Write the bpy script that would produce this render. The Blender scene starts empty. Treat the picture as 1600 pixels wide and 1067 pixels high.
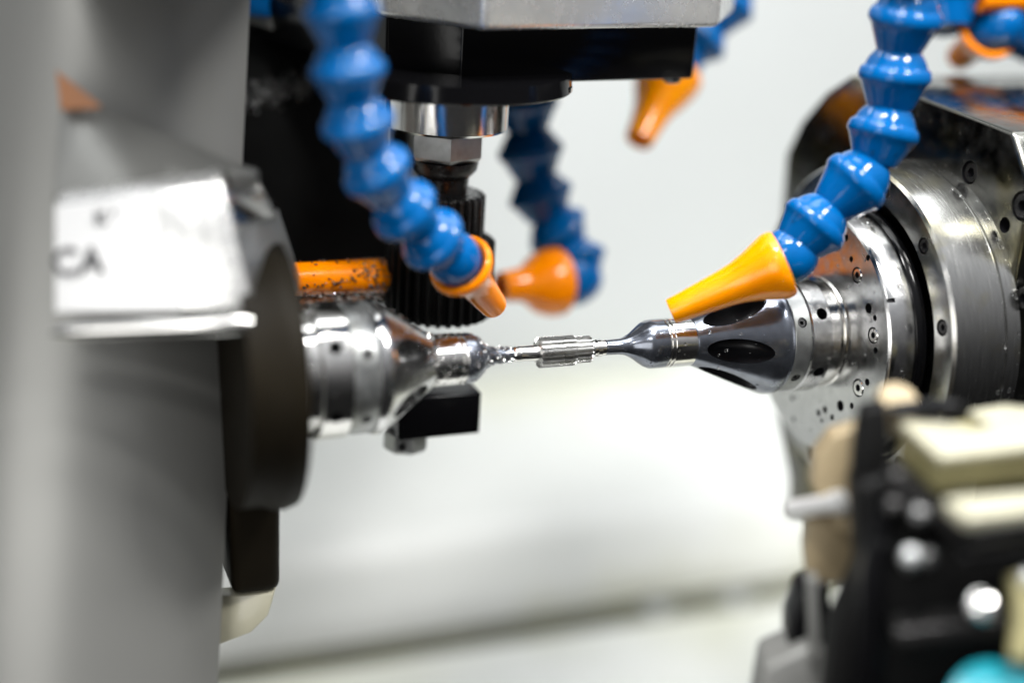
import bpy, bmesh, math, random
from math import sin, cos, pi, radians, sqrt, atan2
from mathutils import Vector, Matrix
random.seed(7)
# all lengths below are centimetres
SC = bpy.context.scene
SC.unit_settings.system = 'METRIC'; SC.unit_settings.scale_length = 0.01
COL = SC.collection
# ------------------------------------------------------------------ camera
FPX = 2222.0
YAW, PITCH, ROLL = radians(22), radians(19.5), radians(3.5)
F = Vector((sin(YAW)*cos(PITCH), cos(YAW)*cos(PITCH), -sin(PITCH)))
_R = F.cross(Vector((0, 0, 1))).normalized(); _U = _R.cross(F)
RT = _R*cos(ROLL) + _U*sin(ROLL); UP = _U*cos(ROLL) - _R*sin(ROLL)
CAM = -45.0*(F + RT*(80/FPX) - UP*(14.5/FPX))
cd = bpy.data.cameras.new('camera'); cam = bpy.data.objects.new('camera', cd); COL.objects.link(cam)
cam.matrix_world = Matrix(((RT.x, UP.x, -F.x, CAM.x), (RT.y, UP.y, -F.y, CAM.y), (RT.z, UP.z, -F.z, CAM.z), (0, 0, 0, 1)))
cd.sensor_width = 36; cd.lens = 36*FPX/1600; cd.clip_start = 0.5; cd.clip_end = 2000
cd.dof.use_dof = True; cd.dof.focus_distance = 45.4; cd.dof.aperture_blades = 0
APERTURE = 2.5                                   # cm, diameter of the entrance pupil
cd.dof.aperture_fstop = cd.lens*0.001/APERTURE
SC.camera = cam
# ------------------------------------------------------------------ world and lamps
W = bpy.data.worlds.new('World'); SC.world = W; W.use_nodes = True
nt = W.node_tree; nt.nodes.clear()
wo = nt.nodes.new('ShaderNodeOutputWorld'); bg = nt.nodes.new('ShaderNodeBackground')
tc = nt.nodes.new('ShaderNodeTexCoord'); sx = nt.nodes.new('ShaderNodeSeparateXYZ'); rp = nt.nodes.new('ShaderNodeValToRGB')
mr = nt.nodes.new('ShaderNodeMapRange'); mr.inputs[1].default_value = -1; mr.inputs[2].default_value = 1
nt.links.new(tc.outputs['Generated'], sx.inputs[0]); nt.links.new(sx.outputs['Z'], mr.inputs[0]); nt.links.new(mr.outputs[0], rp.inputs[0])
nt.links.new(rp.outputs[0], bg.inputs[0]); nt.links.new(bg.outputs[0], wo.inputs[0]); bg.inputs[1].default_value = 1.0
e = rp.color_ramp.elements; e[0].position = 0.30; e[0].color = (.015, .015, .015, 1); e[1].position = 0.9; e[1].color = (.75, .77, .8, 1)
for p_, v_ in ((.47, .05), (.56, .11), (.68, .28)):
    q = e.new(p_); q.color = (v_, v_, v_*1.02, 1)
def lamp(name, loc, target, sxx, syy, power, col=(1, 1, 1)):
    l = bpy.data.lights.new(name, 'AREA'); l.shape = 'RECTANGLE'; l.size = sxx; l.size_y = syy; l.energy = power; l.color = col
    o = bpy.data.objects.new(name, l); COL.objects.link(o); o.location = loc
    o.rotation_euler = (Vector(target)-Vector(loc)).to_track_quat('-Z', 'Y').to_euler(); return o
lamp('machine_lamp', (-6, -14, 56), (0, 0, 0), 18, 9, 34000, (1, .99, .97))
lamp('machine_lamp', (20, -26, 48), (2, 0, 0), 16, 9, 32000, (1, .99, .97))
lamp('machine_lamp', (-30, -34, 42), (-18, -8, 2), 10, 4, 5000, (1, .99, .97))
lamp('machine_lamp', (14, 6, 58), (12, 22, -26), 90, 26, 45000, (.98, 1, 1))
lamp('machine_lamp', (-42, -42, 10), (-24, -8, 2), 28, 30, 9500, (1, .99, .96))
SC.view_settings.view_transform = 'Standard'; SC.view_settings.look = 'None'; SC.view_settings.gamma = 1
SC.view_settings.exposure = 0.0; SC.view_settings.use_curve_mapping = False
SC.render.engine = 'CYCLES'; cy = SC.cycles
cy.use_denoising = True; cy.sample_clamp_indirect = 6; cy.max_bounces = 8; cy.caustics_reflective = False; cy.caustics_refractive = False
# ------------------------------------------------------------------ pixel helpers: a photo pixel and a distance or a plane give a real point
def ray(x, y): return F + RT*((x-800)/FPX) - UP*((y-533.5)/FPX)
def at(x, y, d): return CAM + ray(x, y)*d
def onplane(x, y, ax, v):
    r = ray(x, y); return CAM + r*((v-CAM[ax])/r[ax])
# ------------------------------------------------------------------ materials
M = {}
def mat(name, col, rough=.4, metal=0., coat=0., noise=0., nscale=3., bump=0., bscale=20., rvar=0., ior=1.5, trans=0., stain=None, sss=0., spec=.5, stretch=None):
    m = bpy.data.materials.new(name); m.use_nodes = True; n = m.node_tree; b = n.nodes['Principled BSDF']
    b.inputs['Base Color'].default_value = (*col, 1); b.inputs['Roughness'].default_value = rough
    b.inputs['Metallic'].default_value = metal; b.inputs['Coat Weight'].default_value = coat; b.inputs['Coat Roughness'].default_value = .06
    b.inputs['IOR'].default_value = ior; b.inputs['Transmission Weight'].default_value = trans; b.inputs['Specular IOR Level'].default_value = spec
    if sss: b.inputs['Subsurface Weight'].default_value = sss; b.inputs['Subsurface Radius'].default_value = (.5, .2, .05); b.inputs['Subsurface Scale'].default_value = .5
    tcn = n.nodes.new('ShaderNodeTexCoord'); src = tcn.outputs['Object']
    if stretch:
        mp = n.nodes.new('ShaderNodeMapping'); mp.inputs['Scale'].default_value = stretch; n.links.new(src, mp.inputs[0]); src = mp.outputs[0]
    col_out = None
    if noise:
        t = n.nodes.new('ShaderNodeTexNoise'); t.inputs['Scale'].default_value = nscale; t.inputs['Detail'].default_value = 6; n.links.new(src, t.inputs['Vector'])
        r = n.nodes.new('ShaderNodeValToRGB'); r.color_ramp.elements[0].position = .3; r.color_ramp.elements[1].position = .7
        r.color_ramp.elements[0].color = tuple(c*(1-noise) for c in col)+(1,); r.color_ramp.elements[1].color = tuple(min(1, c*(1+noise)) for c in col)+(1,)
        n.links.new(t.outputs['Fac'], r.inputs[0]); col_out = r.outputs[0]; n.links.new(col_out, b.inputs['Base Color'])
    if stain:
        t = n.nodes.new('ShaderNodeTexNoise'); t.inputs['Scale'].default_value = stain[1]; t.inputs['Detail'].default_value = 5; n.links.new(tcn.outputs['Object'], t.inputs['Vector'])
        r = n.nodes.new('ShaderNodeMapRange'); r.inputs[1].default_value = stain[2]; r.inputs[2].default_value = stain[2]+.12; r.inputs[4].default_value = stain[3]
        n.links.new(t.outputs['Fac'], r.inputs[0]); x = n.nodes.new('ShaderNodeMix'); x.data_type = 'RGBA'
        n.links.new(r.outputs[0], x.inputs[0]); x.inputs[6].default_value = (*col, 1); x.inputs[7].default_value = (*stain[0], 1)
        if col_out: n.links.new(col_out, x.inputs[6])
        n.links.new(x.outputs[2], b.inputs['Base Color'])
    if rvar:
        t = n.nodes.new('ShaderNodeTexNoise'); t.inputs['Scale'].default_value = 2.2; t.inputs['Detail'].default_value = 8; n.links.new(src, t.inputs['Vector'])
        r = n.nodes.new('ShaderNodeMapRange'); r.inputs[1].default_value = .3; r.inputs[2].default_value = .7
        r.inputs[3].default_value = max(.02, rough-rvar); r.inputs[4].default_value = rough+rvar; n.links.new(t.outputs['Fac'], r.inputs[0]); n.links.new(r.outputs[0], b.inputs['Roughness'])
    if bump:
        t = n.nodes.new('ShaderNodeTexNoise'); t.inputs['Scale'].default_value = bscale; t.inputs['Detail'].default_value = 4; n.links.new(src, t.inputs['Vector'])
        u = n.nodes.new('ShaderNodeBump'); u.inputs['Strength'].default_value = bump; u.inputs['Distance'].default_value = .03; n.links.new(t.outputs['Fac'], u.inputs['Height']); n.links.new(u.outputs[0], b.inputs['Normal'])
    M[name] = m; return m
mat('wall_paint', (.64, .66, .66), .45, noise=.02, nscale=.05, bump=.1, bscale=2)
mat('tray_paint', (.81, .82, .79), .35, noise=.03, nscale=.06, stain=((.66, .66, .50), .045, .5, .7), bump=.1, bscale=2)
mat('tray_gap', (.07, .07, .035), .6, noise=.3, nscale=.3)
mat('steel', (.60, .60, .60), .20, 1, noise=.06, nscale=4, rvar=.09, bump=.05, bscale=60)
mat('steel_bright', (.74, .73, .71), .13, 1, noise=.05, nscale=5, rvar=.05, bump=.04, bscale=80)
mat('steel_turned', (.42, .42, .41), .22, 1, noise=.08, nscale=3, rvar=.06, bump=.05, bscale=14, stretch=(8, .6, .6), stain=((.42, .38, .22), .5, .52, .6))
mat('steel_ground', (.15, .15, .14), .18, 1, noise=.12, nscale=1.2, rvar=.1, bump=.06, bscale=30, stain=((.30, .27, .13), .35, .52, .5))
mat('steel_gear', (.55, .55, .54), .30, 1, noise=.1, nscale=8, rvar=.08, bump=.1, bscale=60)
mat('steel_dull', (.40, .41, .41), .38, .9, noise=.12, nscale=2, rvar=.1, stain=((.22, .22, .19), .8, .55, .6))
mat('steel_blued', (.165, .18, .215), .20, .85, coat=.5, noise=.18, nscale=2.5, rvar=.08, bump=.06, bscale=25)
mat('steel_dark', (.10, .10, .10), .28, .8, noise=.2, nscale=3, rvar=.1)
mat('cavity_shade', (.010, .010, .012), .35, .2)  # near-black put into bores and sockets to stand for their shade
mat('black_gloss', (.003, .003, .0035), .14, 0, bump=.04, bscale=5, spec=.2)
mat('black_matt', (.004, .004, .004), .5, 0, noise=.3, nscale=1, bump=.1, bscale=6, spec=.12)
mat('black_steel', (.035, .034, .034), .3, .7, noise=.3, nscale=3, rvar=.1)
mat('blue_plastic', (.0, .095, .31), .07, 0, coat=.0, noise=.10, nscale=1.6, rvar=.02, bump=.12, bscale=5, spec=.34)
mat('orange_plastic', (1, .26, .0), .16, 0, coat=.0, noise=.05, nscale=1.5, rvar=.06, bump=.04, bscale=9, sss=.2, spec=.4)
mat('yellow_plastic', (1.0, .31, .0), .18, 0, coat=.0, noise=.10, nscale=1.0, rvar=.08, bump=.10, bscale=9, sss=.35)
mat('cover_grey', (.24, .24, .228), .36, .40, noise=.04, nscale=.15, bump=.05, bscale=8)
mat('cover_dark', (.045, .042, .035), .45, .1, noise=.3, nscale=.5)
mat('brown_dark', (.009, .007, .004), .55, 0, noise=.3, nscale=.4, spec=.08)
mat('cast_silver', (.74, .74, .73), .25, .65, noise=.08, nscale=.7, rvar=.08)
mat('label_white', (.82, .82, .82), .3, .0, noise=.02, nscale=1)
mat('ink', (.05, .05, .055), .5)
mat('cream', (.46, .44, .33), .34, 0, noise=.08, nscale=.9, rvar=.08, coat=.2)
mat('cream_shade', (.30, .27, .13), .4, 0, noise=.15, nscale=.9)  # cream darkened to hold the block front's shade; also the stub's colour
mat('pin_steel', (.93, .93, .92), .28, .6, noise=.03, nscale=2)
mat('tan', (.33, .26, .155), .42, .25, noise=.12, nscale=.8)
mat('reflection_orange', (.40, .17, .07), .5)  # colour of the orange reflection painted on the block's top
mat('teal', (.0, .23, .29), .3, 0, coat=.3, noise=.08, nscale=1)
mat('grey_paint', (.20, .20, .19), .45, .2, noise=.12, nscale=.8)
mat('water', (1, 1, 1), .02, 0, ior=1.33, trans=1)
mat('oil', (.85, .95, .55), .04, 0, ior=1.4, trans=.85)
mat('chip_metal', (.75, .74, .72), .16, 1, noise=.2, nscale=9)
mat('chip_dark', (.16, .10, .07), .3, .7, noise=.4, nscale=9)
# ------------------------------------------------------------------ objects
WL = {}
def tag(o, label=None, cat=None, group=None, kind=None):
    if label: o['label'] = label
    if cat: o['category'] = cat
    if group: o['group'] = group
    if kind: o['kind'] = kind
    return o
def thing(name, label, cat, loc, group=None, kind=None):
    o = bpy.data.objects.new(name, None); COL.objects.link(o); o.location = loc; o.empty_display_size = .5
    WL[o.name] = Vector(loc); return tag(o, label, cat, group, kind)
def obj(name, bm, mats, parent=None, smooth=35, label=None):
    bmesh.ops.recalc_face_normals(bm, faces=bm.faces)
    if parent is None:
        c = sum((v.co for v in bm.verts), Vector())/len(bm.verts); loc = c
    else:
        c = WL[parent.name]; loc = Vector((0, 0, 0))
    for v in bm.verts: v.co -= c
    me = bpy.data.meshes.new(name); bm.to_mesh(me); bm.free()
    for p in me.polygons: p.use_smooth = True
    me.set_sharp_from_angle(angle=radians(smooth))
    for m in (mats if isinstance(mats, (list, tuple)) else [mats]): me.materials.append(M[m])
    o = bpy.data.objects.new(name, me); COL.objects.link(o); o.location = loc; o.parent = parent
    WL[o.name] = Vector(c)
    if label: o['label'] = label
    return o
# shapes -----------------------------------------------------------
def frame(org, axis, up=(0, 0, 1)):
    z = Vector(axis).normalized(); u = Vector(up)
    if abs(z.dot(u)) > .95: u = Vector((0, 1, 0))
    x = u.cross(z).normalized(); y = z.cross(x)
    return Matrix(((x.x, y.x, z.x, org[0]), (x.y, y.y, z.y, org[1]), (x.z, y.z, z.z, org[2]), (0, 0, 0, 1)))
XF = Matrix(((0, 0, 1, 0), (1, 0, 0, 0), (0, 1, 0, 0), (0, 0, 0, 1)))      # local z runs along the spindle axis, world x
def lathe(prof, mx=XF, seg=96, bm=None, closed=True, wob=None, mi=0):
    bm = bm or bmesh.new(); rings = []
    for (s, r) in prof:
        if r < 1e-5: rings.append([bm.verts.new(mx @ Vector((0, 0, s)))])
        else: rings.append([bm.verts.new(mx @ Vector((r*cos(2*pi*i/seg), r*sin(2*pi*i/seg), s))) for i in range(seg)])
    pairs = list(zip(rings, rings[1:]))
    for a, b in pairs:
        for i in range(seg):
            j = (i+1) % seg
            if len(a) == 1 and len(b) == 1: continue
            if len(a) == 1: f = bm.faces.new((a[0], b[i], b[j]))
            elif len(b) == 1: f = bm.faces.new((a[i], a[j], b[0]))
            else: f = bm.faces.new((a[i], a[j], b[j], b[i]))
            f.material_index = mi
    if closed:
        for rg in (rings[0], rings[-1]):
            if len(rg) > 1: bm.faces.new(rg).material_index = mi
    return bm
def prism(pts, vec, bm=None, bev=0., mi=0):
    bm2 = bmesh.new(); a = [bm2.verts.new(p) for p in pts]; b = [bm2.verts.new(Vector(p)+Vector(vec)) for p in pts]
    n = len(a); bm2.faces.new(a); bm2.faces.new(b[::-1])
    for i in range(n): bm2.faces.new((a[i], b[i], b[(i+1) % n], a[(i+1) % n]))
    bmesh.ops.recalc_face_normals(bm2, faces=bm2.faces)
    if bev: bmesh.ops.bevel(bm2, geom=list(bm2.edges), offset=bev, segments=3, profile=.5, affect='EDGES', clamp_overlap=True)
    for f in bm2.faces: f.material_index = mi
    if bm is None: return bm2
    me = bpy.data.meshes.new('t'); bm2.to_mesh(me); bm2.free(); bm.from_mesh(me); bpy.data.meshes.remove(me); return bm
def box(x0, x1, y0, y1, z0, z1, bm=None, bev=0.05, mi=0):
    return prism([(x0, y0, z0), (x1, y0, z0), (x1, y1, z0), (x0, y1, z0)], (0, 0, z1-z0), bm, bev, mi)
def slab(px, d, th, bm=None, bev=.08, mi=0, vec=None):       # an outline at its own distance, with its own thickness going away
    v = Vector((F.x, F.y, 0)).normalized()*th if vec is None else Vector(vec)
    return prism([at(x, y, d) for x, y in px], v, bm, bev, mi)
def tube(pts, r, seg=14, bm=None, cap=True, mi=0):
    bm = bm or bmesh.new(); pts = [Vector(p) for p in pts]; rings = []; up = Vector((0.13, .2, 1)).normalized(); rs = r if isinstance(r, (list, tuple)) else [r]*len(pts)
    for i, p in enumerate(pts):
        t = (pts[min(i+1, len(pts)-1)]-pts[max(i-1, 0)]).normalized(); x = up.cross(t).normalized(); y = t.cross(x)
        rings.append([bm.verts.new(p+(x*cos(2*pi*k/seg)+y*sin(2*pi*k/seg))*rs[i]) for k in range(seg)])
    for a, b in zip(rings, rings[1:]):
        for k in range(seg): bm.faces.new((a[k], a[(k+1) % seg], b[(k+1) % seg], b[k])).material_index = mi
    if cap: bm.faces.new(rings[0]); bm.faces.new(rings[-1][::-1])
    return bm
def boolean(bm, cut, keep='DIFFERENCE'):
    bmesh.ops.recalc_face_normals(bm, faces=bm.faces); bmesh.ops.recalc_face_normals(cut, faces=cut.faces)
    ms = []
    for b in (bm, cut):
        me = bpy.data.meshes.new('t'); b.to_mesh(me); b.free()
        me.materials.append(M['steel']); me.materials.append(M['cavity_shade']); ms.append(me)
    a, c = (bpy.data.objects.new('t', m) for m in ms); COL.objects.link(a); COL.objects.link(c)
    md = a.modifiers.new('b', 'BOOLEAN'); md.operation = keep; md.object = c; md.solver = 'EXACT'; md.use_self = True
    bpy.context.view_layer.update()
    ev = a.evaluated_get(bpy.context.evaluated_depsgraph_get()); me = bpy.data.meshes.new_from_object(ev)
    out = bmesh.new(); out.from_mesh(me)
    bpy.data.objects.remove(a); bpy.data.objects.remove(c)
    for m in ms+[me]: bpy.data.meshes.remove(m)
    return out
def ellipsoid(mx, rx, ry, rz, bm=None, sub=3, mi=0):
    bm = bm or bmesh.new(); r = bmesh.ops.create_icosphere(bm, subdivisions=sub, radius=1.0, matrix=mx @ Matrix.Diagonal((rx, ry, rz, 1)))
    for v in r['verts']:
        for f in v.link_faces: f.material_index = mi
    return bm
def socket_screw(parent, pos, axis, r, name='screw', m='black_steel', proud=.25):
    """cap screw: knurled-looking round head with a hexagon socket sunk in it"""
    mx = frame(pos, axis); bm = bmesh.new(); h = proud*r*2
    lathe([(-.9*r, r*.98), (h-.12*r, r), (h, r*.88), (h, r*.62)], mx, 36, bm, closed=False)
    hexo = [Vector((r*.50*cos(pi/3*i), r*.50*sin(pi/3*i), h)) for i in range(6)]
    top = [bm.verts.new(mx @ p) for p in hexo]; bot = [bm.verts.new(mx @ (p-Vector((0, 0, .8*r)))) for p in hexo]
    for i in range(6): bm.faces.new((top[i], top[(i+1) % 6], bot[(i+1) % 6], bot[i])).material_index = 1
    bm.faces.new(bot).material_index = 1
    ring = [bm.verts.new(mx @ Vector((r*.62*cos(2*pi*i/36), r*.62*sin(2*pi*i/36), h))) for i in range(36)]
    for i in range(36):
        j = (i+1) % 36; k = int(((i+3) % 36)//6) % 6; k2 = int(((j+3) % 36)//6) % 6
        if k == k2: bm.faces.new((ring[i], ring[j], top[k]))
        else: bm.faces.new((ring[i], ring[j], top[k2], top[k]))
    bmesh.ops.remove_doubles(bm, verts=bm.verts, dist=1e-4)
    return obj(name, bm, [m, 'cavity_shade'], parent)
def gear_bm(mx, z0, z1, ro, ri, n, bm=None, tip=.34, root=.40, bev=.0):
    bm = bm or bmesh.new(); pts = []
    for i in range(n):
        a = 2*pi*i/n; w = 2*pi/n
        for (da, r) in ((-.5*w*(1-root)*1.0, ri), (-.5*w*tip*1.25, (ri+ro)/2*1.02), (-.5*w*tip*.72, ro), (.5*w*tip*.72, ro), (.5*w*tip*1.25, (ri+ro)/2*1.02), (.5*w*(1-root)*1.0, ri)):
            pts.append((r, a+da))
    c = .05*ro
    lv = [(z0, .93), (z0+c, 1.0), (z1-c, 1.0), (z1, .93)]; rings = []
    for z, k in lv: rings.append([bm.verts.new(mx @ Vector((r*k*cos(a), r*k*sin(a), z))) for r, a in pts])
    N = len(pts)
    for a, b in zip(rings, rings[1:]):
        for i in range(N): bm.faces.new((a[i], a[(i+1) % N], b[(i+1) % N], b[i]))
    bm.faces.new(rings[0]); bm.faces.new(rings[-1][::-1]); return bm
# ================================================================== the setting
ww = bmesh.new(); prism([(-120, 46, -26), (150, 46, -26), (150, 48, -26), (-120, 48, -26)], (0, 0, 140), ww)
tag(obj('wall', ww, 'wall_paint'), 'white painted back wall of the machine enclosure, out of focus', 'wall', kind='structure')
def strip(name, prof, m, label):
    """profile in (y, z) drawn along x, with real thickness below"""
    bm = bmesh.new(); a = [bm.verts.new((-120, y, z)) for y, z in prof]; b = [bm.verts.new((150, y, z)) for y, z in prof]
    a2 = [bm.verts.new((-120, y, -34)) for y, z in prof]; b2 = [bm.verts.new((150, y, -34)) for y, z in prof]
    for i in range(len(prof)-1):
        bm.faces.new((a[i], b[i], b[i+1], a[i+1])); bm.faces.new((a2[i], a2[i+1], b2[i+1], b2[i])); bm.faces.new((a[i], a[i+1], a2[i+1], a2[i])); bm.faces.new((b[i], b2[i], b2[i+1], b[i+1]))
    bm.faces.new((a[0], a2[0], b2[0], b[0])); bm.faces.new((a[-1], b[-1], b2[-1], a2[-1]))
    return tag(obj(name, bm, m, smooth=60), label, 'floor', kind='structure')
YS = onplane(820, 960, 2, -25).y
strip('floor', [(YS+1.3, -25), (YS+1.5, -24.7), (YS+2.6, -22.2), (YS+3.6, -21.0), (YS+5, -20.5), (45.9, -20)], 'tray_paint', 'white sloping tray ledge behind the dark seam')
strip('floor_front', [(-8, -25.6), (YS-1.5, -25.6)], 'tray_paint', 'white tray floor in front of the dark seam')
strip('floor_seam', [(YS-1.49, -26.1), (YS+1.29, -26.1)], 'tray_gap', 'dark olive seam running across the white tray')
for i, (x, y) in enumerate(((1025, 952), (1150, 938))):
    p = onplane(x, y, 2, -25.6); b = lathe([(0, .9), (.3, .9), (.45, .7), (.45, .45), (.2, .45), (.2, 0)], frame(p, (0, 0, 1)), 6 if i > 5 else 24)
    tag(obj('tray_bolt', b, 'steel_dull'), ('blurred steel bolt in the white tray below the gear shaft', 'blurred steel bolt in the white tray nearer the tan bracket')[i], 'bolt', 'bolts in the white tray')
# ================================================================== right spindle
def cone_windows(ang, s0, sg):
    cut = bmesh.new()
    for a in ang:
        a = radians(a); d = Vector((0, -cos(a), sin(a)))
        c = Vector((s0, 0, 0))+d*(1.45 if sg > 0 else 1.5); slope = (.40 if sg > 0 else .58)*sg
        ax = (Vector((1, 0, 0))+d*slope).normalized()
        ellipsoid(frame(c, ax, d), .42, .95 if sg > 0 else .8, 1.10 if sg > 0 else .78, cut, 4, 1)
    return cut
def sm(s, sg):
    if s <= 4.4: return s
    if sg > 0: return 4.4+(s-4.4)*.88
    return 4.4+(s-4.4)*.60 if s < 7.5 else 6.26+(s-7.5)*1.07
def rm(r, s, sg): return r if sg > 0 or s < 4.6 else r*1.06
def chuck(parent, sg, droplets=True):
    P = lambda L: lathe([(sg*sm(s, sg), rm(r, s, sg)) for s, r in L])
    b = P([(1.42, 0), (1.42, .2), (1.47, .245), (1.95, .255), (2.15, .30), (2.35, .40), (2.6, .58), (2.78, .71), (2.95, .785), (3.15, .80), (3.42, .80)]) if sg > 0 else \
        P([(1.72, 0), (1.72, .2), (1.76, .235), (2.30, .25), (2.5, .31), (2.68, .43), (2.86, .62), (3.0, .72), (3.15, .775), (3.42, .80)])
    obj('nose', b, 'steel_blued', parent)
    b = P([(3.42, .80), (3.425, .74), (3.50, .74), (3.505, .80), (3.56, .80), (3.565, .75), (3.64, .75), (3.645, .805), (3.70, .81), (4.38, .81), (4.42, .78), (4.42, .6)])
    obj('clamping_ring', b, 'steel_bright', parent)
    cone = P([(4.40, .0), (4.40, .76), (4.46, .80), (4.6, .84), (7.25, 1.90), (7.42, 1.955), (7.6, 1.96), (7.72, 1.93), (7.72, 0)])
    for f in cone.faces: f.material_index = 0
    cone = boolean(cone, cone_windows([(1 if sg > 0 else 32)+60*k for k in range(6)], (5.62 if sg > 0 else 5.42)*sg, sg))
    obj('collet_cone', cone, ['steel_blued', 'cavity_shade'] if sg > 0 else ['steel', 'steel_dark'], parent)  # shade inside the cone windows is painted with a darker material
    ring = P([(7.72, 1.2), (7.72, 1.86), (7.78, 1.90), (8.42, 1.90), (8.46, 1.87), (8.46, 1.2)])
    cut = bmesh.new()
    for k in range(6):
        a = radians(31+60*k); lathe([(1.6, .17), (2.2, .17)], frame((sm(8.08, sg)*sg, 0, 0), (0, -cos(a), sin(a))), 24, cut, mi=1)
    ring = boolean(ring, cut); rg = obj('screw_ring', ring, ['steel_dull', 'cavity_shade'], parent)
    for k in range(6):
        a = radians(31+60*k); d = Vector((0, -cos(a), sin(a)))
        socket_screw(rg, Vector((sm(8.08, sg)*sg, 0, 0))+d*rm(1.78, 8, sg), d, .155, 'set_screw', 'steel_dark')
    ring = P([(8.46, 1.2), (8.46, 1.90), (8.50, 1.95), (9.30, 1.95), (9.36, 1.90), (9.36, 1.2)])
    cut = bmesh.new()
    for k in range(6):
        a = radians(38+60*k); lathe([(1.3, .20), (2.3, .20)], frame((sm(8.95, sg)*sg, 0, 0), (0, -cos(a), sin(a))), 24, cut, mi=1)
    obj('drilled_ring', boolean(ring, cut), ['steel' if sg > 0 else 'steel_bright', 'cavity_shade'], parent)
    b = P([(9.36, 1.2), (9.36, 1.78), (9.8, 1.78), (9.84, 1.70), (9.92, 1.70), (9.96, 1.85), (10.05, 1.9), (10.05, 1.2)])
    obj('adapter_ring', b, 'steel_bright', parent)
R = thing('right_spindle', 'right spindle with blued collet cone, steel rings and bolted flange plate', 'spindle', (13, 0, 0))
chuck(R, 1)
XFACE = 9.35
fp = lathe([(XFACE, 0), (XFACE, 4.02), (XFACE+.07, 4.10), (XFACE+.10, 4.12), (XFACE+.42, 4.2), (XFACE+.9, 4.22), (XFACE+.9, 0)])
cut = bmesh.new()
small = [(1357, 482, .17), (1367, 497, .10), (1368, 548, .11), (1355, 597, .12), (1313, 634, .19), (1331, 634, .11), (1279, 645, .12), (1289, 640, .13), (1300, 652, .11), (1330, 405, .10), (1356, 403, .10), (1238, 622, .10), (1240, 655, .09), (1284, 657, .08), (1322, 372, .12), (1385, 470, .07)]
big = [(1339, 430, .27, 'steel'), (1364, 524, .27, 'oil_screw'), (1341, 606, .31, 'oil_screw')]
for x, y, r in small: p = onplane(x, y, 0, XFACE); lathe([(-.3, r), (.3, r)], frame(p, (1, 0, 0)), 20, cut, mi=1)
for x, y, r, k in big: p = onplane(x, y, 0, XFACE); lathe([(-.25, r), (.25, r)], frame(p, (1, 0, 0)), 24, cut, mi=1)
fpo = obj('face_plate', boolean(fp, cut), ['steel', 'cavity_shade'], R)
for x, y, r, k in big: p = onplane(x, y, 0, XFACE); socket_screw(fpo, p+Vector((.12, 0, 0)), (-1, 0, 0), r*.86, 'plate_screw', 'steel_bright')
obj('seal_ring', lathe([(XFACE+.9, 3.5), (XFACE+.9, 4.30), (XFACE+1.05, 4.38), (XFACE+1.2, 4.38), (XFACE+1.25, 4.1), (XFACE+1.4, 4.1), (XFACE+1.4, 3.5)]), 'black_gloss', R)
FX = XFACE+1.2
fl = lathe([(FX+.5, 3.9), (FX+.5, 4.45), (FX+.12, 4.62), (FX, 4.75), (FX, 5.6), (FX+.1, 5.7), (FX+1.9, 5.7), (FX+1.93, 5.63), (FX+1.99, 5.63), (FX+2.02, 5.7), (FX+2.5, 5.72), (FX+2.5, 3.9)])
cut = bmesh.new(); bolts = []; q_ = onplane(1472, 512, 0, FX); A0 = atan2(q_.z, -q_.y); RB = min(5.3, max(5.0, sqrt(q_.z**2+q_.y**2))); print('bolt', q_, sqrt(q_.z**2+q_.y**2))
for k in range(12):
    a = A0+radians(30*k); d = Vector((0, -cos(a), sin(a)))*RB; p = Vector((FX, 0, 0))+d
    lathe([(-.25, .27), (.25, .27)], frame(p, (1, 0, 0)), 24, cut, mi=1); bolts.append(p)
flo = obj('flange_ring', boolean(fl, cut), ['steel_turned', 'cavity_shade'], R)
for p in bolts: socket_screw(flo, p+Vector((0.14, 0, 0)), (-1, 0, 0), .225, 'flange_screw')
# big plate with cut corners
PX = FX+2.5
out = [(1221, 330), (1228, 240), (1252, 190), (1290, 145), (1330, 118), (1400, 138), (1582, 207)]
pts = [onplane(x, y, 0, PX) for x, y in out]
zt = pts[-1].z
yz = [(p.y, p.z) for p in pts]
y_near = yz[-1][0]
low_ = [onplane(x, y, 0, PX) for x, y in ((1272, 880), (1264, 816), (1230, 800), (1231, 745), (1214, 660), (1205, 560))]
yzl = [(p.y, p.z) for p in low_]
poly = yzl+yz[:-1]+[yz[-1], (y_near-1.3, yz[-1][1]-1.6), (y_near-1.3, -9.5), (y_near, -11)]
pl = prism([Vector((PX, a, b)) for a, b in poly], (9, 0, 0), bev=.12)
cut = bmesh.new(); pb = [(1515, 270, .34), (1597, 322, .42), (1597, 466, .36), (1289, 205, .34), (1262, 712, .30), (1462, 632, .3)]
for x, y, r in pb: lathe([(-.5, r*1.12), (.35, r*1.12)], frame(onplane(x, y, 0, PX), (1, 0, 0)), 28, cut, mi=1)
for x, y, r in ((1570, 352, .25),): lathe([(-.5, r), (.8, r)], frame(onplane(x, y, 0, PX), (1, 0, 0)), 28, cut, mi=1)
plo = obj('mounting_plate', boolean(pl, cut), ['steel_ground', 'cavity_shade'], R)
for x, y, r in pb: socket_screw(plo, onplane(x, y, 0, PX)+Vector((.22, 0, 0)), (-1, 0, 0), r, 'plate_bolt')
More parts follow.
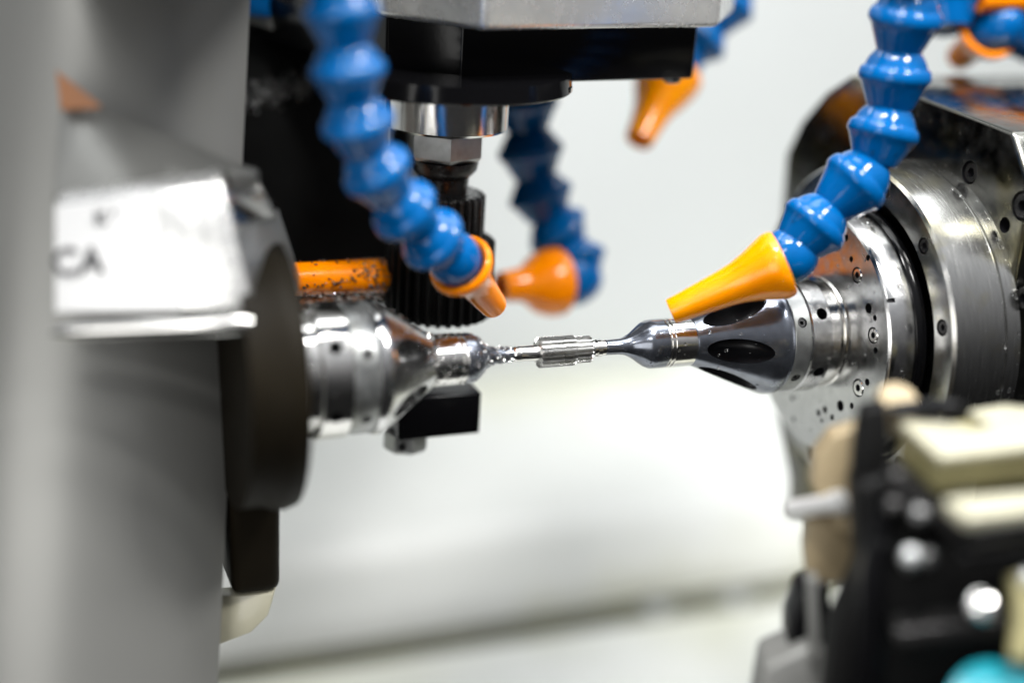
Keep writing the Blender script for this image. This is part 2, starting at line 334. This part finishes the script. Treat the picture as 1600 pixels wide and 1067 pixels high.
# ================================================================== left spindle
L = thing('left_spindle', 'left spindle with shiny wet collet chuck sprinkled with chips', 'spindle', (-13, 0, 0))
chuck(L, -1)
obj('face_plate', lathe([(-9.0, 0), (-9.0, 3.9), (-9.3, 4.0), (-9.6, 3.98), (-9.9, 3.85), (-10.6, 3.85), (-10.6, 0)]), 'brown_dark', L)
obj('seal_ring', lathe([(-8.7, 1.3), (-8.7, 2.5), (-8.8, 2.6), (-9.0, 2.6), (-9.0, 1.3)]), 'steel_dull', L)
obj('housing', box(onplane(362, 800, 1, 0.0).x, onplane(440, 800, 1, 0.0).x, 0.0, 6.2, onplane(430, 925, 1, 0.0).z, 3.0, bev=.3), 'brown_dark', L)
obj('base_block', slab([(340, 932), (428, 926), (418, 962), (392, 988), (340, 1008)], 44.2, .6, bev=.05), 'cream', L)
# ================================================================== gear shaft
G = thing('gear_shaft', 'small steel gear shaft held between the two collets', 'gear shaft', (0, 0, 0))
obj('shaft', lathe([(-1.74, 0), (-1.74, .17), (-1.66, .235), (-1.5, .255), (-1.46, .245), (-.9, .245), (-.88, .25), (.9, .25), (.92, .27), (1.02, .28), (1.04, .23), (1.12, .23), (1.14, .27), (1.28, .28), (1.30, .25), (1.42, .25), (1.42, 0)], seg=64), 'steel_bright', G)
obj('gear', gear_bm(XF, -.86, .34, .49, .345, 18, tip=.26), 'steel_gear', G, 20)
obj('small_gear', gear_bm(XF, .34, .92, .43, .33, 18, tip=.26), 'steel_gear', G, 20)
# ================================================================== coolant hoses
HOSES = []
def seg_mesh(Rr, Ls):
    pr = [(-.10, .40), (-.03, .57), (.02, .635), (.08, .71), (.14, .77), (.20, .815), (.245, .84), (.262, .855), (.28, .90), (.31, .945), (.345, .97), (.40, .995), (.45, 1.0), (.49, .985), (.52, .955), (.545, .92), (.62, .86), (.8, .74), (.97, .63), (.99, .615), (1.0, .59), (1.0, .54), (.93, .50)]
    bm = lathe([(t*Ls, r*Rr) for t, r in pr], Matrix.Identity(4), 64)
    bmesh.ops.recalc_face_normals(bm, faces=bm.faces)
    me = bpy.data.meshes.new('hose_segment'); bm.to_mesh(me); bm.free()
    for p in me.polygons: p.use_smooth = True
    me.set_sharp_from_angle(angle=radians(50)); me.materials.append(M['blue_plastic']); return me
def hose(label, necks, Rr, nozzle=None, nmat='orange_plastic', group='segmented blue coolant hoses', nprof=None, ball=True):
    P = [at(*n) for n in necks]; Ls = 1.66*Rr; me = seg_mesh(Rr, Ls)
    root = thing('coolant_hose', label, 'coolant hose', P[0], group); HOSES.append((P, Rr))
    for a, b in zip(P, P[1:]):
        o = bpy.data.objects.new('hose_segment', me); COL.objects.link(o); o.parent = root
        mx = frame(a-P[0], b-a) @ Matrix.Rotation(random.uniform(0, 6), 4, 'Z')
        o.matrix_local = mx @ Matrix.Diagonal((1, 1, (b-a).length/Ls, 1))
    if nozzle:
        (a, b), r0 = nozzle, Rr
        A, B = at(*a), at(*b); Ln = (B-A).length
        if ball: obj('ball_joint', ellipsoid(frame((P[-1]+A)/2, B-A), .80*Rr, .80*Rr, .66*Rr+(A-P[-1]).length/2, sub=4), 'blue_plastic', root)
        pr = nprof or [(.03, .78), (0, .90), (.02, .96), (.06, .985), (.10, .97), (.18, .86), (.30, .68), (.42, .57), (.55, .51), (.75, .47), (.95, .43), (1.0, .41), (1.0, .31), (.8, .31)]
        bm = lathe([(t*Ln, r*r0) for t, r in pr], frame(A, B-A), 64, closed=False)
        obj('nozzle', bm, nmat, root, 45)
    return root
hose('sharp blue segmented hose with yellow orange nozzle in front of the right collet',
     [(1428, -60, 41.6), (1423, -12, 42.0), (1404, 80, 42.7), (1390, 170, 43.2), (1366, 256, 43.5), (1297, 324, 43.7), (1238, 390, 43.8)], 1.10,
     ((1224, 411, 43.85), (1048, 487, 44.2)), 'yellow_plastic',
     nprof=[(.04, .78), (.005, .90), (0, .95), (.03, .985), (.08, .98), (.16, .88), (.28, .72), (.40, .60), (.52, .53), (.70, .47), (.90, .40), (.985, .375), (1.0, .36), (1.0, .29), (.8, .27)])
hose('blurred blue segmented hose with orange nozzle in front of the dark cutter',
     [(528, -110, 36.6), (531, -20, 37.0), (540, 72, 37.5), (550, 158, 38.1), (570, 238, 38.9), (612, 306, 39.8), (656, 356, 40.9), (700, 396, 42.0)], 1.02,
     ((717, 411, 42.5), (772, 478, 44.8)), 'orange_plastic')
hose('out of focus blue hose with orange nozzle behind the gear shaft, pointing left',
     [(812, 60, 54), (818, 130, 54), (824, 205, 54.5), (836, 278, 55), (856, 340, 55.4), (890, 385, 55.8), (908, 436, 55.6)], 1.28,
     ((874, 440, 55.0), (782, 448, 53.5)), 'orange_plastic',
     nprof=[(.06, .8), (0, .92), (.04, 1.02), (.2, 1.02), (.38, .9), (.55, .62), (.66, .50), (1.0, .44), (1.0, .3), (.8, .3)])
hose('out of focus blue hose with orange nozzle hanging behind the tool head corner',
     [(1175, -70, 57), (1150, -20, 57), (1110, 40, 57), (1070, 84, 57)], 1.25,
     ((1048, 112, 56.8), (998, 220, 55.5)), 'yellow_plastic',
     nprof=[(.04, .8), (0, 1.0), (.04, 1.08), (.15, 1.05), (.35, .86), (.55, .62), (.75, .52), (1.0, .44), (1.0, .32), (.8, .3)])
hose('blurred blue hose with bright orange nozzle above the right flange plate',
     [(1700, 34, 54.5), (1632, 46, 54.2), (1566, 54, 54)], 1.2, ((1546, 46, 53.2), (1497, 92, 55.2)), 'orange_plastic')
hose('blurred blue hose end hanging directly behind the sharp blue hose',
     [(1486, -95, 53.5), (1478, -24, 53.3), (1484, 48, 53)], 1.15)
hose('blurred hose with orange nozzle cut off by the top right corner',
     [(1800, -14, 53), (1730, -12, 53), (1668, -10, 53)], 1.15, ((1655, -8, 53), (1530, -2, 52.5)), 'orange_plastic')
# ================================================================== tool head
TA = at(688, 400, 48.6); TX, TY = TA.x, TA.y
def tz(y, x=700):                                   # height on the tool axis that shows at photo row y
    lo, hi = -20, 30
    for _ in range(50):
        m = (lo+hi)/2; d = Vector((TX, TY, m))-CAM; yy = 533.5-FPX*d.dot(UP)/d.dot(F)
        if yy > y: lo = m
        else: hi = m
    return lo
T = thing('tool_spindle', 'vertical tool spindle with silver collar and toothed dark cutter', 'tool spindle', (TX, TY, tz(130)))
TM = Matrix.Translation((TX, TY, 0))
def tl(L, m, name, seg=96): return obj(name, lathe([(tz(y), r) for y, r in L], TM, seg), m, T)
tl([(104, 1), (104, 4.05), (128, 4.1), (131, 4.05), (132, 1)], 'black_gloss', 'flange')
tl([(132, 1), (132, 3.6), (134, 2.3), (136, 1.0)], 'steel_dark', 'shoulder')
tl([(130, .5), (130, 1.98), (139, 1.98), (140, 1.90), (143, 1.90), (144, 2.05), (194, 2.05), (198, 1.96), (201, .5)], 'steel_bright', 'collar')
obj('nut', lathe([(tz(202), .6), (tz(206), 1.28), (tz(210), 1.30), (tz(240), 1.30), (tz(246), 1.2), (tz(250), .5)], TM @ Matrix.Rotation(.35, 4, 'Z'), 6), 'steel_dull', T, 20)
tl([(248, .4), (248, 1.15), (262, 1.1), (275, .85), (300, .80), (305, .4)], 'black_steel', 'arbor')
obj('upper_cutter', gear_bm(TM, tz(372), tz(300), 1.45, 1.25, 26), 'black_steel', T)
obj('cutter', gear_bm(TM, tz(488), tz(370), 1.86, 1.62, 30), 'black_matt', T)
tl([(488, .3), (488, 1.1), (496, 1.0), (497, .3)], 'black_steel', 'end_nut')
# housing above: bottom outline of the black block and of the silver block
H = thing('machining_head', 'angular tool head, black lower block under a silver cast block', 'tool head', (TX, TY, tz(60)))
zb = tz(118)
def onz(x, y, z): return onplane(x, y, 2, z)
bl = [onz(x, y, zb) for x, y in ((545, 100), (602, 120), (722, 133), (1083, 124))]
c1 = bl[-1]; back = [c1+Vector((0, 6, 0)), bl[0]+Vector((-2, 6, 0))]
zt1 = zb+1.9
obj('lower_block', prism(bl+back, (0, 0, zt1-zb), bev=.10), 'black_gloss', H)
sl = [onz(x, y, zt1) for x, y in ((540, 12), (596, 28), (756, 50), (1122, 44), (1146, 22))]
sl = sl+[sl[-1]+Vector((0, 10, 0)), sl[0]+Vector((-2, 10, 0))]
obj('upper_block', prism(sl, (0, 0, 7), bev=.22), 'cast_silver', H)
obj('drain_plug', lathe([(zb-.02, .55), (zb-.16, .55), (zb-.22, .45), (zb-.22, .2)], Matrix.Translation((onz(868, 134, zb).x, onz(868, 134, zb).y, 0)), 32), 'steel_bright', H)
obj('edge_screw', lathe([(zb-.0, .3), (zb-.14, .3), (zb-.2, .2), (zb-.2, .0)], Matrix.Translation((onz(1050, 121, zb).x, onz(1050, 121, zb).y, 0)), 24), 'steel_dark', H)
# black carriage to the left and behind the tool
C = thing('tool_carriage', 'black machine carriage behind the left hose', 'machine carriage', at(480, 300, 54))
obj('body', slab([(230, 40), (372, 30), (440, 52), (500, 74), (640, 90), (640, 480), (230, 500)], 52, 33, bev=.3), 'black_matt', C)
b = slab([(372, -60), (474, -40), (478, 20), (496, 70), (440, 52), (372, 30)], 51, 1.0, bev=.05); obj('bracket', b, 'grey_paint', C)
b = slab([(360, -60), (421, -60), (421, 28), (360, 22)], 50.7, .25, bev=.03); obj('blue_sticker', b, 'blue_plastic', C)
obj('cable', tube([at(380, -30, 50), at(430, -5, 50), at(450, 5, 50), at(470, 18, 50)], .07), 'black_gloss', C)
obj('cable_end', ellipsoid(Matrix.Translation(at(470, 13, 50)), .1, .1, .1), 'steel_bright', C)
obj('post', slab([(560, -30), (606, -30), (604, 240), (572, 240)], 47.8, .8, bev=.05), 'steel_dull', C)
# orange coolant pipe under chips
p0, p1 = at(430, 438, 46.4), at(600, 430, 48.6)
O = thing('coolant_pipe', 'short orange coolant pipe with chips stuck on it above the left collet', 'coolant pipe', (p0+p1)/2)
ax = (p1-p0); obj('pipe', lathe([(-1, 0), (-1, .55), (ax.length-.04, .57), (ax.length, .5), (ax.length, .35), (ax.length-.6, .35), (ax.length-.6, 0)], frame(p0, ax), 40), 'orange_plastic', O)
# black tool block under the left chuck
zt_ = at(622, 622, 48).z
k0 = at(622, 689, 48.0); K = thing('tool_holder', 'black square tool holder with a steel knob under the left collet', 'tool holder', k0)
ztop = k0.z+(1.62); right = onz(752, 680, k0.z)
obj('block', prism([(k0.x, k0.y, k0.z), (right.x, k0.y, k0.z), (right.x, k0.y+2.6, k0.z), (k0.x-.0, k0.y+2.6, k0.z)], (0, 0, 1.5), bev=.06), 'black_gloss', K)
kc = Vector((k0.x+.55, k0.y+.9, k0.z))
obj('knob', lathe([(0, .3), (0, .78), (-.55, .80), (-.68, .70), (-.70, .0)], Matrix.Translation(kc), 8), 'steel_dull', K, 25)
kh = kc+Vector((-.35, -.74, -.3)); obj('knob_hole_shade', lathe([(0, .0), (0, .13), (.06, .13), (.06, .09), (-.1, .09), (-.1, 0)], frame(kh, (-.4, -1, 0)), 20), 'cavity_shade', K)
# ================================================================== grey column cover and headstock block
ptop, pbot = at(388, 60, 43.0), at(343, 1020, 43.0)
ax_ = (ptop-pbot).normalized(); mx_ = frame((ptop+pbot)/2, ax_, (F.x, F.y, 0))
side = ax_.cross(Vector((F.x, F.y, 0))).normalized(); side = side if side.dot(RT) > 0 else -side
fwd = side.cross(ax_).normalized(); fwd = fwd if fwd.dot(F) > 0 else -fwd
cb = bmesh.new(); rings = []
for zz in (-22, 22):
    c = (ptop+pbot)/2+ax_*zz
    arc = [c-side*(6.5*sin(radians(56))-6.5*sin(radians(t)))+fwd*(6.5*cos(radians(56))-6.5*cos(radians(t)))*1.0 for t in [-50+106*i/156 for i in range(157)]]
    arc += [c+fwd*1.6-side*.5, c+fwd*1.6-side*8, arc[0]+fwd*1.6]
    rings.append([cb.verts.new(p) for p in arc])
for i in range(160): cb.faces.new((rings[0][i], rings[0][(i+1) % 160], rings[1][(i+1) % 160], rings[1][i]))
cb.faces.new(rings[0]); cb.faces.new(rings[1][::-1])
tag(obj('column_cover', cb, 'cover_grey'), 'smooth grey rounded metal column cover filling the left side', 'machine cover')
tag(obj('light_blocker', box(-15.2, -6.5, -3.2, 6, 12.75, 30, bev=.3), 'black_matt'), 'added black box above the view that shades the upper grey column', 'machine cover')  # unseen box added to keep the lamps off the upper column
B = thing('headstock_block', 'polished silver headstock block with dark letters on a white plate', 'machine block', at(250, 400, 37.30))
fr = [(82, 305), (200, 288), (340, 272), (400, 300), (452, 395), (470, 452), (398, 486), (330, 492), (82, 500)]
fm = slab([(82, 305), (345, 274), (398, 488), (82, 496)], 38.30, 1.2, bev=.28); obj('front_face', fm, 'cast_silver', B)
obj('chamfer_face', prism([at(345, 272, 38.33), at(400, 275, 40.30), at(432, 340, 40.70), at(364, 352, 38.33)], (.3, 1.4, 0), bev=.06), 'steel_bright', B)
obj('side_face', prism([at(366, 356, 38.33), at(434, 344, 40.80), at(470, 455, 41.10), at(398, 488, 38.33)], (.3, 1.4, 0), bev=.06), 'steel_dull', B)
obj('top_face', prism([at(84, 303, 38.60), at(343, 270, 38.60), at(405, 268, 39.30), at(158, 170, 39.30), at(96, 118, 39.50)], (0, 0, -.5), bev=.05), 'cover_grey', B)
obj('lower_lip', tube([at(82, 520, 37.90), at(110, 517, 37.90), at(380, 506, 38.10), at(395, 506, 38.10)], [.12, .24, .27, .2], 20), 'steel_bright', B)
obj('name_plate', slab([(86, 322), (230, 304), (284, 484), (86, 488)], 38.22, .08, bev=.02), 'label_white', B)
def text(body, px, d, size, m, parent, rot=0., sh=0.):
    cu = bpy.data.curves.new('lettering', 'FONT'); cu.body = body; cu.size = size; cu.extrude = .004; cu.offset = .018; cu.shear = sh
    cu.materials.append(M[m]); o = bpy.data.objects.new('lettering', cu); COL.objects.link(o)
    p = at(px[0], px[1], d); q = Matrix.Rotation(rot, 4, 'Z')
    mx = Matrix(((RT.x, UP.x, -F.x, p.x), (RT.y, UP.y, -F.y, p.y), (RT.z, UP.z, -F.z, p.z), (0, 0, 0, 1))) @ q
    bpy.context.view_layer.update(); me = bpy.data.meshes.new_from_object(o.evaluated_get(bpy.context.evaluated_depsgraph_get())); bpy.data.objects.remove(o)
    o = bpy.data.objects.new('lettering', me); COL.objects.link(o)
    o.parent = parent; mx.translation -= WL[parent.name]; o.matrix_local = mx; return o
text('CA', (80, 430), 38.16, 1.05, 'ink', B, .03)
text("K '", (148, 350), 38.16, .5, 'ink', B, .03)
obj('orange_reflection', prism([at(88, 116, 39.10), at(158, 171, 39.00), at(95, 174, 38.95)], (0, 0, .12), bev=.02), 'reflection_orange', B)  # mirrored orange patch modelled as a coloured wedge
# ================================================================== blurred fixture, bottom right
X = thing('clamping_fixture', 'blurred black and cream fixture in the bottom right foreground', 'fixture', at(1480, 850, 36))
obj('upright', slab([(1345, 640), (1388, 632), (1392, 700), (1384, 770), (1332, 752), (1336, 700)], 36.5, .6, bev=.12), 'black_matt', X)
zc = at(1470, 708, 35).z
top = [onz(x, y, zc) for x, y in ((1402, 652), (1470, 710), (1680, 688), (1680, 645), (1570, 630), (1512, 640), (1552, 660), (1518, 668), (1448, 646))]
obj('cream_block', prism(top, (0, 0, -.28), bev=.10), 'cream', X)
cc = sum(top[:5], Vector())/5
obj('shaded_front', prism([Vector((cc.x+(p.x-cc.x)*.95, cc.y+(p.y-cc.y)*.92, zc-.285)) for p in top[:5]], (0, 0, -.85), bev=.06), 'cream_shade', X)  # front of the cream block, its shade painted in olive
zl = at(1500, 790, 34).z
low = [onz(x, y, zl) for x, y in ((1474, 778), (1512, 806), (1690, 785), (1690, 758))]
obj('cream_ledge', prism(low, (0, 0, -.35), bev=.08), 'cream', X)
obj('black_body', slab([(1335, 760), (1400, 740), (1480, 762), (1520, 830), (1720, 800), (1720, 1150), (1290, 1150), (1300, 1000), (1345, 900)], 36.2, 1.3, bev=.2), 'black_matt', X)
obj('top_pad', slab([(1388, 640), (1480, 628), (1520, 640), (1500, 655), (1400, 655)], 36.8, .5, bev=.1), 'black_gloss', X)
obj('round_cap', lathe([(-1, 0), (-1, .55), (-.1, .58), (0, .5), (0, 0)], frame(at(1405, 622, 37.8), (-.1, -.5, .8)), 32), 'tan', X)
for x, y, d, r, m in ((1424, 866, 34.9, .26, 'steel_dull'), (1448, 868, 35.2, .24, 'steel_dark'), (1533, 942, 34.6, .36, 'steel_bright'), (1436, 800, 35.2, .26, 'steel_dark'), (1396, 786, 35.4, .22, 'black_steel'), (1606, 900, 34.7, .25, 'steel_dull')):
    obj('screw_head', lathe([(-.7, r*.6), (-.3, r), (-.1, r), (.0, r*.85), (.05, r*.5), (.06, 0)], frame(at(x, y, d), CAM-at(x, y, d)+Vector((0, 0, 22))), 28), m, X)
obj('diagonal_rail', slab([(1392, 742), (1412, 736), (1512, 822), (1500, 846), (1396, 776)], 35.4, .8, bev=.08), 'black_steel', X)
obj('side_plate', slab([(1345, 905), (1372, 780), (1392, 790), (1378, 1120), (1330, 1120)], 35.8, .5, bev=.06), 'black_gloss', X)
obj('lower_rail', slab([(1400, 985), (1640, 960), (1640, 984), (1404, 1010)], 35.0, .8, bev=.06), 'black_steel', X)
obj('upper_rail', slab([(1500, 870), (1640, 852), (1640, 866), (1502, 884)], 35.2, .6, bev=.05), 'black_gloss', X)
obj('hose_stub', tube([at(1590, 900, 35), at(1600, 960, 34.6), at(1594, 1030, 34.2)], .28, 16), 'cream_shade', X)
obj('teal_knob', lathe([(-.8, 0), (-.8, 1.3), (-.1, 1.35), (0, 1.2), (.05, 0)], frame(at(1572, 1112, 33.8), (-.15, -.5, .8)), 40), 'teal', X)
Y = thing('bracket', 'tan metal bracket with a shiny clamping pin left of the black fixture', 'bracket', at(1300, 800, 39))
obj('upper_plate', slab([(1345, 668), (1345, 780), (1290, 790), (1268, 760), (1274, 716), (1300, 682)], 38.6, .7, bev=.05), 'tan', Y)
obj('lower_plate', slab([(1268, 810), (1345, 800), (1345, 905), (1300, 910), (1284, 960), (1262, 900), (1258, 860)], 38.9, .7, bev=.05), 'tan', Y)
obj('rib', slab([(1300, 790), (1352, 775), (1352, 845), (1305, 825)], 38.2, .4, bev=.04), 'tan', Y)
pa, pb2 = at(1232, 797, 39.2), at(1302, 786, 38.2)
obj('pin', lathe([(0, 0), (0, .20), (.06, .27), ((pb2-pa).length, .27), ((pb2-pa).length, .33), ((pb2-pa).length+.3, .33), ((pb2-pa).length+.35, .2), ((pb2-pa).length+.35, 0)], frame(pa, pb2-pa), 32), 'pin_steel', Y)
Z = thing('fixture_foot', 'small black clamp on a grey foot at the bottom edge', 'clamp', at(1250, 1000, 39))
obj('clamp_body', slab([(1250, 930), (1296, 905), (1300, 1040), (1232, 1040), (1232, 975)], 38.8, 1.2, bev=.1), 'black_gloss', Z)
obj('foot', slab([(1195, 1042), (1268, 1010), (1340, 1050), (1360, 1130), (1180, 1130)], 38.3, 1.5, bev=.15), 'grey_paint', Z)
obj('rod', slab([(1262, 905), (1278, 900), (1282, 1030), (1266, 1035)], 38.0, .4, bev=.08), 'grey_paint', Z)
# ================================================================== droplets and chips
def prof_r(tab, s):
    for (a, ra), (b, rb) in zip(tab, tab[1:]):
        if a <= s <= b: return ra+(rb-ra)*(s-a)/(b-a), atan2(rb-ra, b-a)
    return None
TAB = [(1.76, .245), (2.3, .255), (2.5, .31), (2.68, .43), (2.86, .62), (3.0, .72), (3.15, .78), (4.4, .81), (6.2, 2.05), (9.3, 2.07)]
TABR = [(1.47, .25), (2.0, .26), (2.15, .3), (2.35, .4), (2.6, .58), (2.78, .71), (3.0, .79), (3.4, .80), (4.4, .81), (7.04, 1.95), (9.0, 1.95)]
def scatter(n, tab, sg, s0, s1, r0, r1, bm, dome=True, a0=-60, a1=130, pw=1.):
    for _ in range(n):
        s = s0+(s1-s0)*random.random()**pw; r, sl_ = prof_r(tab, s); a = radians(random.uniform(a0, a1)); d = Vector((0, -cos(a), sin(a)))
        nrm = (d*cos(sl_)-Vector((sg, 0, 0))*sin(sl_)).normalized(); q = r0+(r1-r0)*random.random()**2.5
        p = Vector((s*sg, 0, 0))+d*r
        if dome: ellipsoid(frame(p, nrm), q*random.uniform(.8, 1.3), q, q*.55, bm, 2)
        else:
            mx = Matrix.Translation(p+nrm*q*.4) @ Matrix.Rotation(random.uniform(0, 6), 4, Vector((random.random(), random.random(), .3)).normalized())
            ellipsoid(mx, q, q*.6, q*.25, bm, 1)
    return bm
bm = scatter(170, TAB, -1, 1.8, 8.8, .025, .09, bmesh.new())
tag(obj('water_droplets', bm, 'water'), 'coolant droplets beading on the left collet', 'droplets', kind='stuff')
bm = scatter(420, TAB, -1, 1.8, 4.4, .016, .05, bmesh.new(), False, -50, 170)
scatter(260, TAB, -1, 4.2, 8.8, .018, .06, bm, False, 10, 140)
tag(obj('metal_chips', bm, 'chip_metal'), 'fine bright metal chips on the left collet', 'metal chips', kind='stuff')
bm = scatter(95, TABR, 1, 1.5, 8.7, .015, .06, bmesh.new())
for _ in range(60):
    a = random.uniform(0, 2*pi); r = random.uniform(2.2, 4.0); q = .02+.05*random.random()**2
    ellipsoid(frame((XFACE, -r*cos(a), r*sin(a)), (-1, 0, 0)), q, q, q*.5, bm, 2)
for _ in range(70):
    a = radians(random.uniform(-50, 80)); q = .02+.06*random.random()**2; s = random.choice([FX+1.9, FX+2.4, FX+2.35, XFACE+.5])+random.uniform(-.1, .1); r = 5.71 if s > FX else 4.21
    ellipsoid(frame((s, -r*cos(a), r*sin(a)), (0, -cos(a), sin(a))), q, q*1.2, q*.5, bm, 2)
tag(obj('coolant_droplets', bm, 'water'), 'coolant droplets on the right spindle and its flange', 'droplets', kind='stuff')
bm = bmesh.new(); fr_ = frame(p0, ax)
for _ in range(900):
    t = random.random()**.6*ax.length; a = radians(random.uniform(0, 360)); q = .02+.055*random.random()**2
    p = fr_ @ Vector((.58*cos(a), .58*sin(a), t))
    if p.z < p0.z-.1+.75*(t/ax.length)**2 or random.random() < .12:
        if p.z < p0.z-.2: p.z -= random.random()*.35
        ellipsoid(Matrix.Translation(p) @ Matrix.Rotation(random.uniform(0, 6), 4, Vector((.4, random.random(), 1)).normalized()), q*1.6, q, q*.4, bm, 1)
for k, f in enumerate(bm.faces): f.material_index = 1 if (k//80) % 4 == 0 else 0
tag(obj('pipe_chips', bm, ['chip_dark', 'chip_metal']), 'dark metal chips clinging under the orange pipe', 'metal chips', kind='stuff')

bm = bmesh.new()
for _ in range(420):
    x = random.uniform(372, 492); y = 142-(x-430)*.22+random.gauss(0, 11); q = .02+.06*random.random()**2
    ellipsoid(Matrix.Translation(at(x, y, 51.9)) @ Matrix.Rotation(random.uniform(0, 6), 4, F), q*1.8, q*.6, q, bm, 1)
tag(obj('coolant_splash', bm, 'steel_dark'), 'patch of wet dark swarf stuck on the black carriage', 'swarf', kind='stuff')

def hose_drops(k, n, q0, q1):
    P, Rr = HOSES[k]; bm = bmesh.new(); tab = [(0, .52), (.13, .71), (.255, .81), (.345, .97), (.45, 1.0), (.52, .955), (.62, .86), (.97, .63)]
    for a, b in zip(P, P[1:]):
        fr = frame(a, b-a); Ln = (b-a).length
        for _ in range(n):
            t = random.uniform(.02, .95); r, sl = prof_r(tab, t); th = random.uniform(0, 2*pi); q = q0+(q1-q0)*random.random()**3
            sl = atan2((prof_r(tab, min(t+.02, .97))[0]-r)*Rr, .02*Ln)
            d = fr.to_3x3() @ Vector((cos(th), sin(th), 0)); z = fr.to_3x3() @ Vector((0, 0, 1))
            ellipsoid(frame(fr @ Vector((r*Rr*cos(th), r*Rr*sin(th), t*Ln)), (d*cos(sl)-z*sin(sl)).normalized()), q*random.uniform(.8, 1.4), q, q*.45, bm, 2)
    return bm
tag(obj('hose_droplets', hose_drops(0, 26, .012, .05), 'water'), 'coolant droplets on the sharp blue hose', 'droplets', kind='stuff')
tag(obj('hose_droplets', hose_drops(1, 26, .02, .07), 'water'), 'coolant droplets on the blurred blue hose before the cutter', 'droplets', kind='stuff')
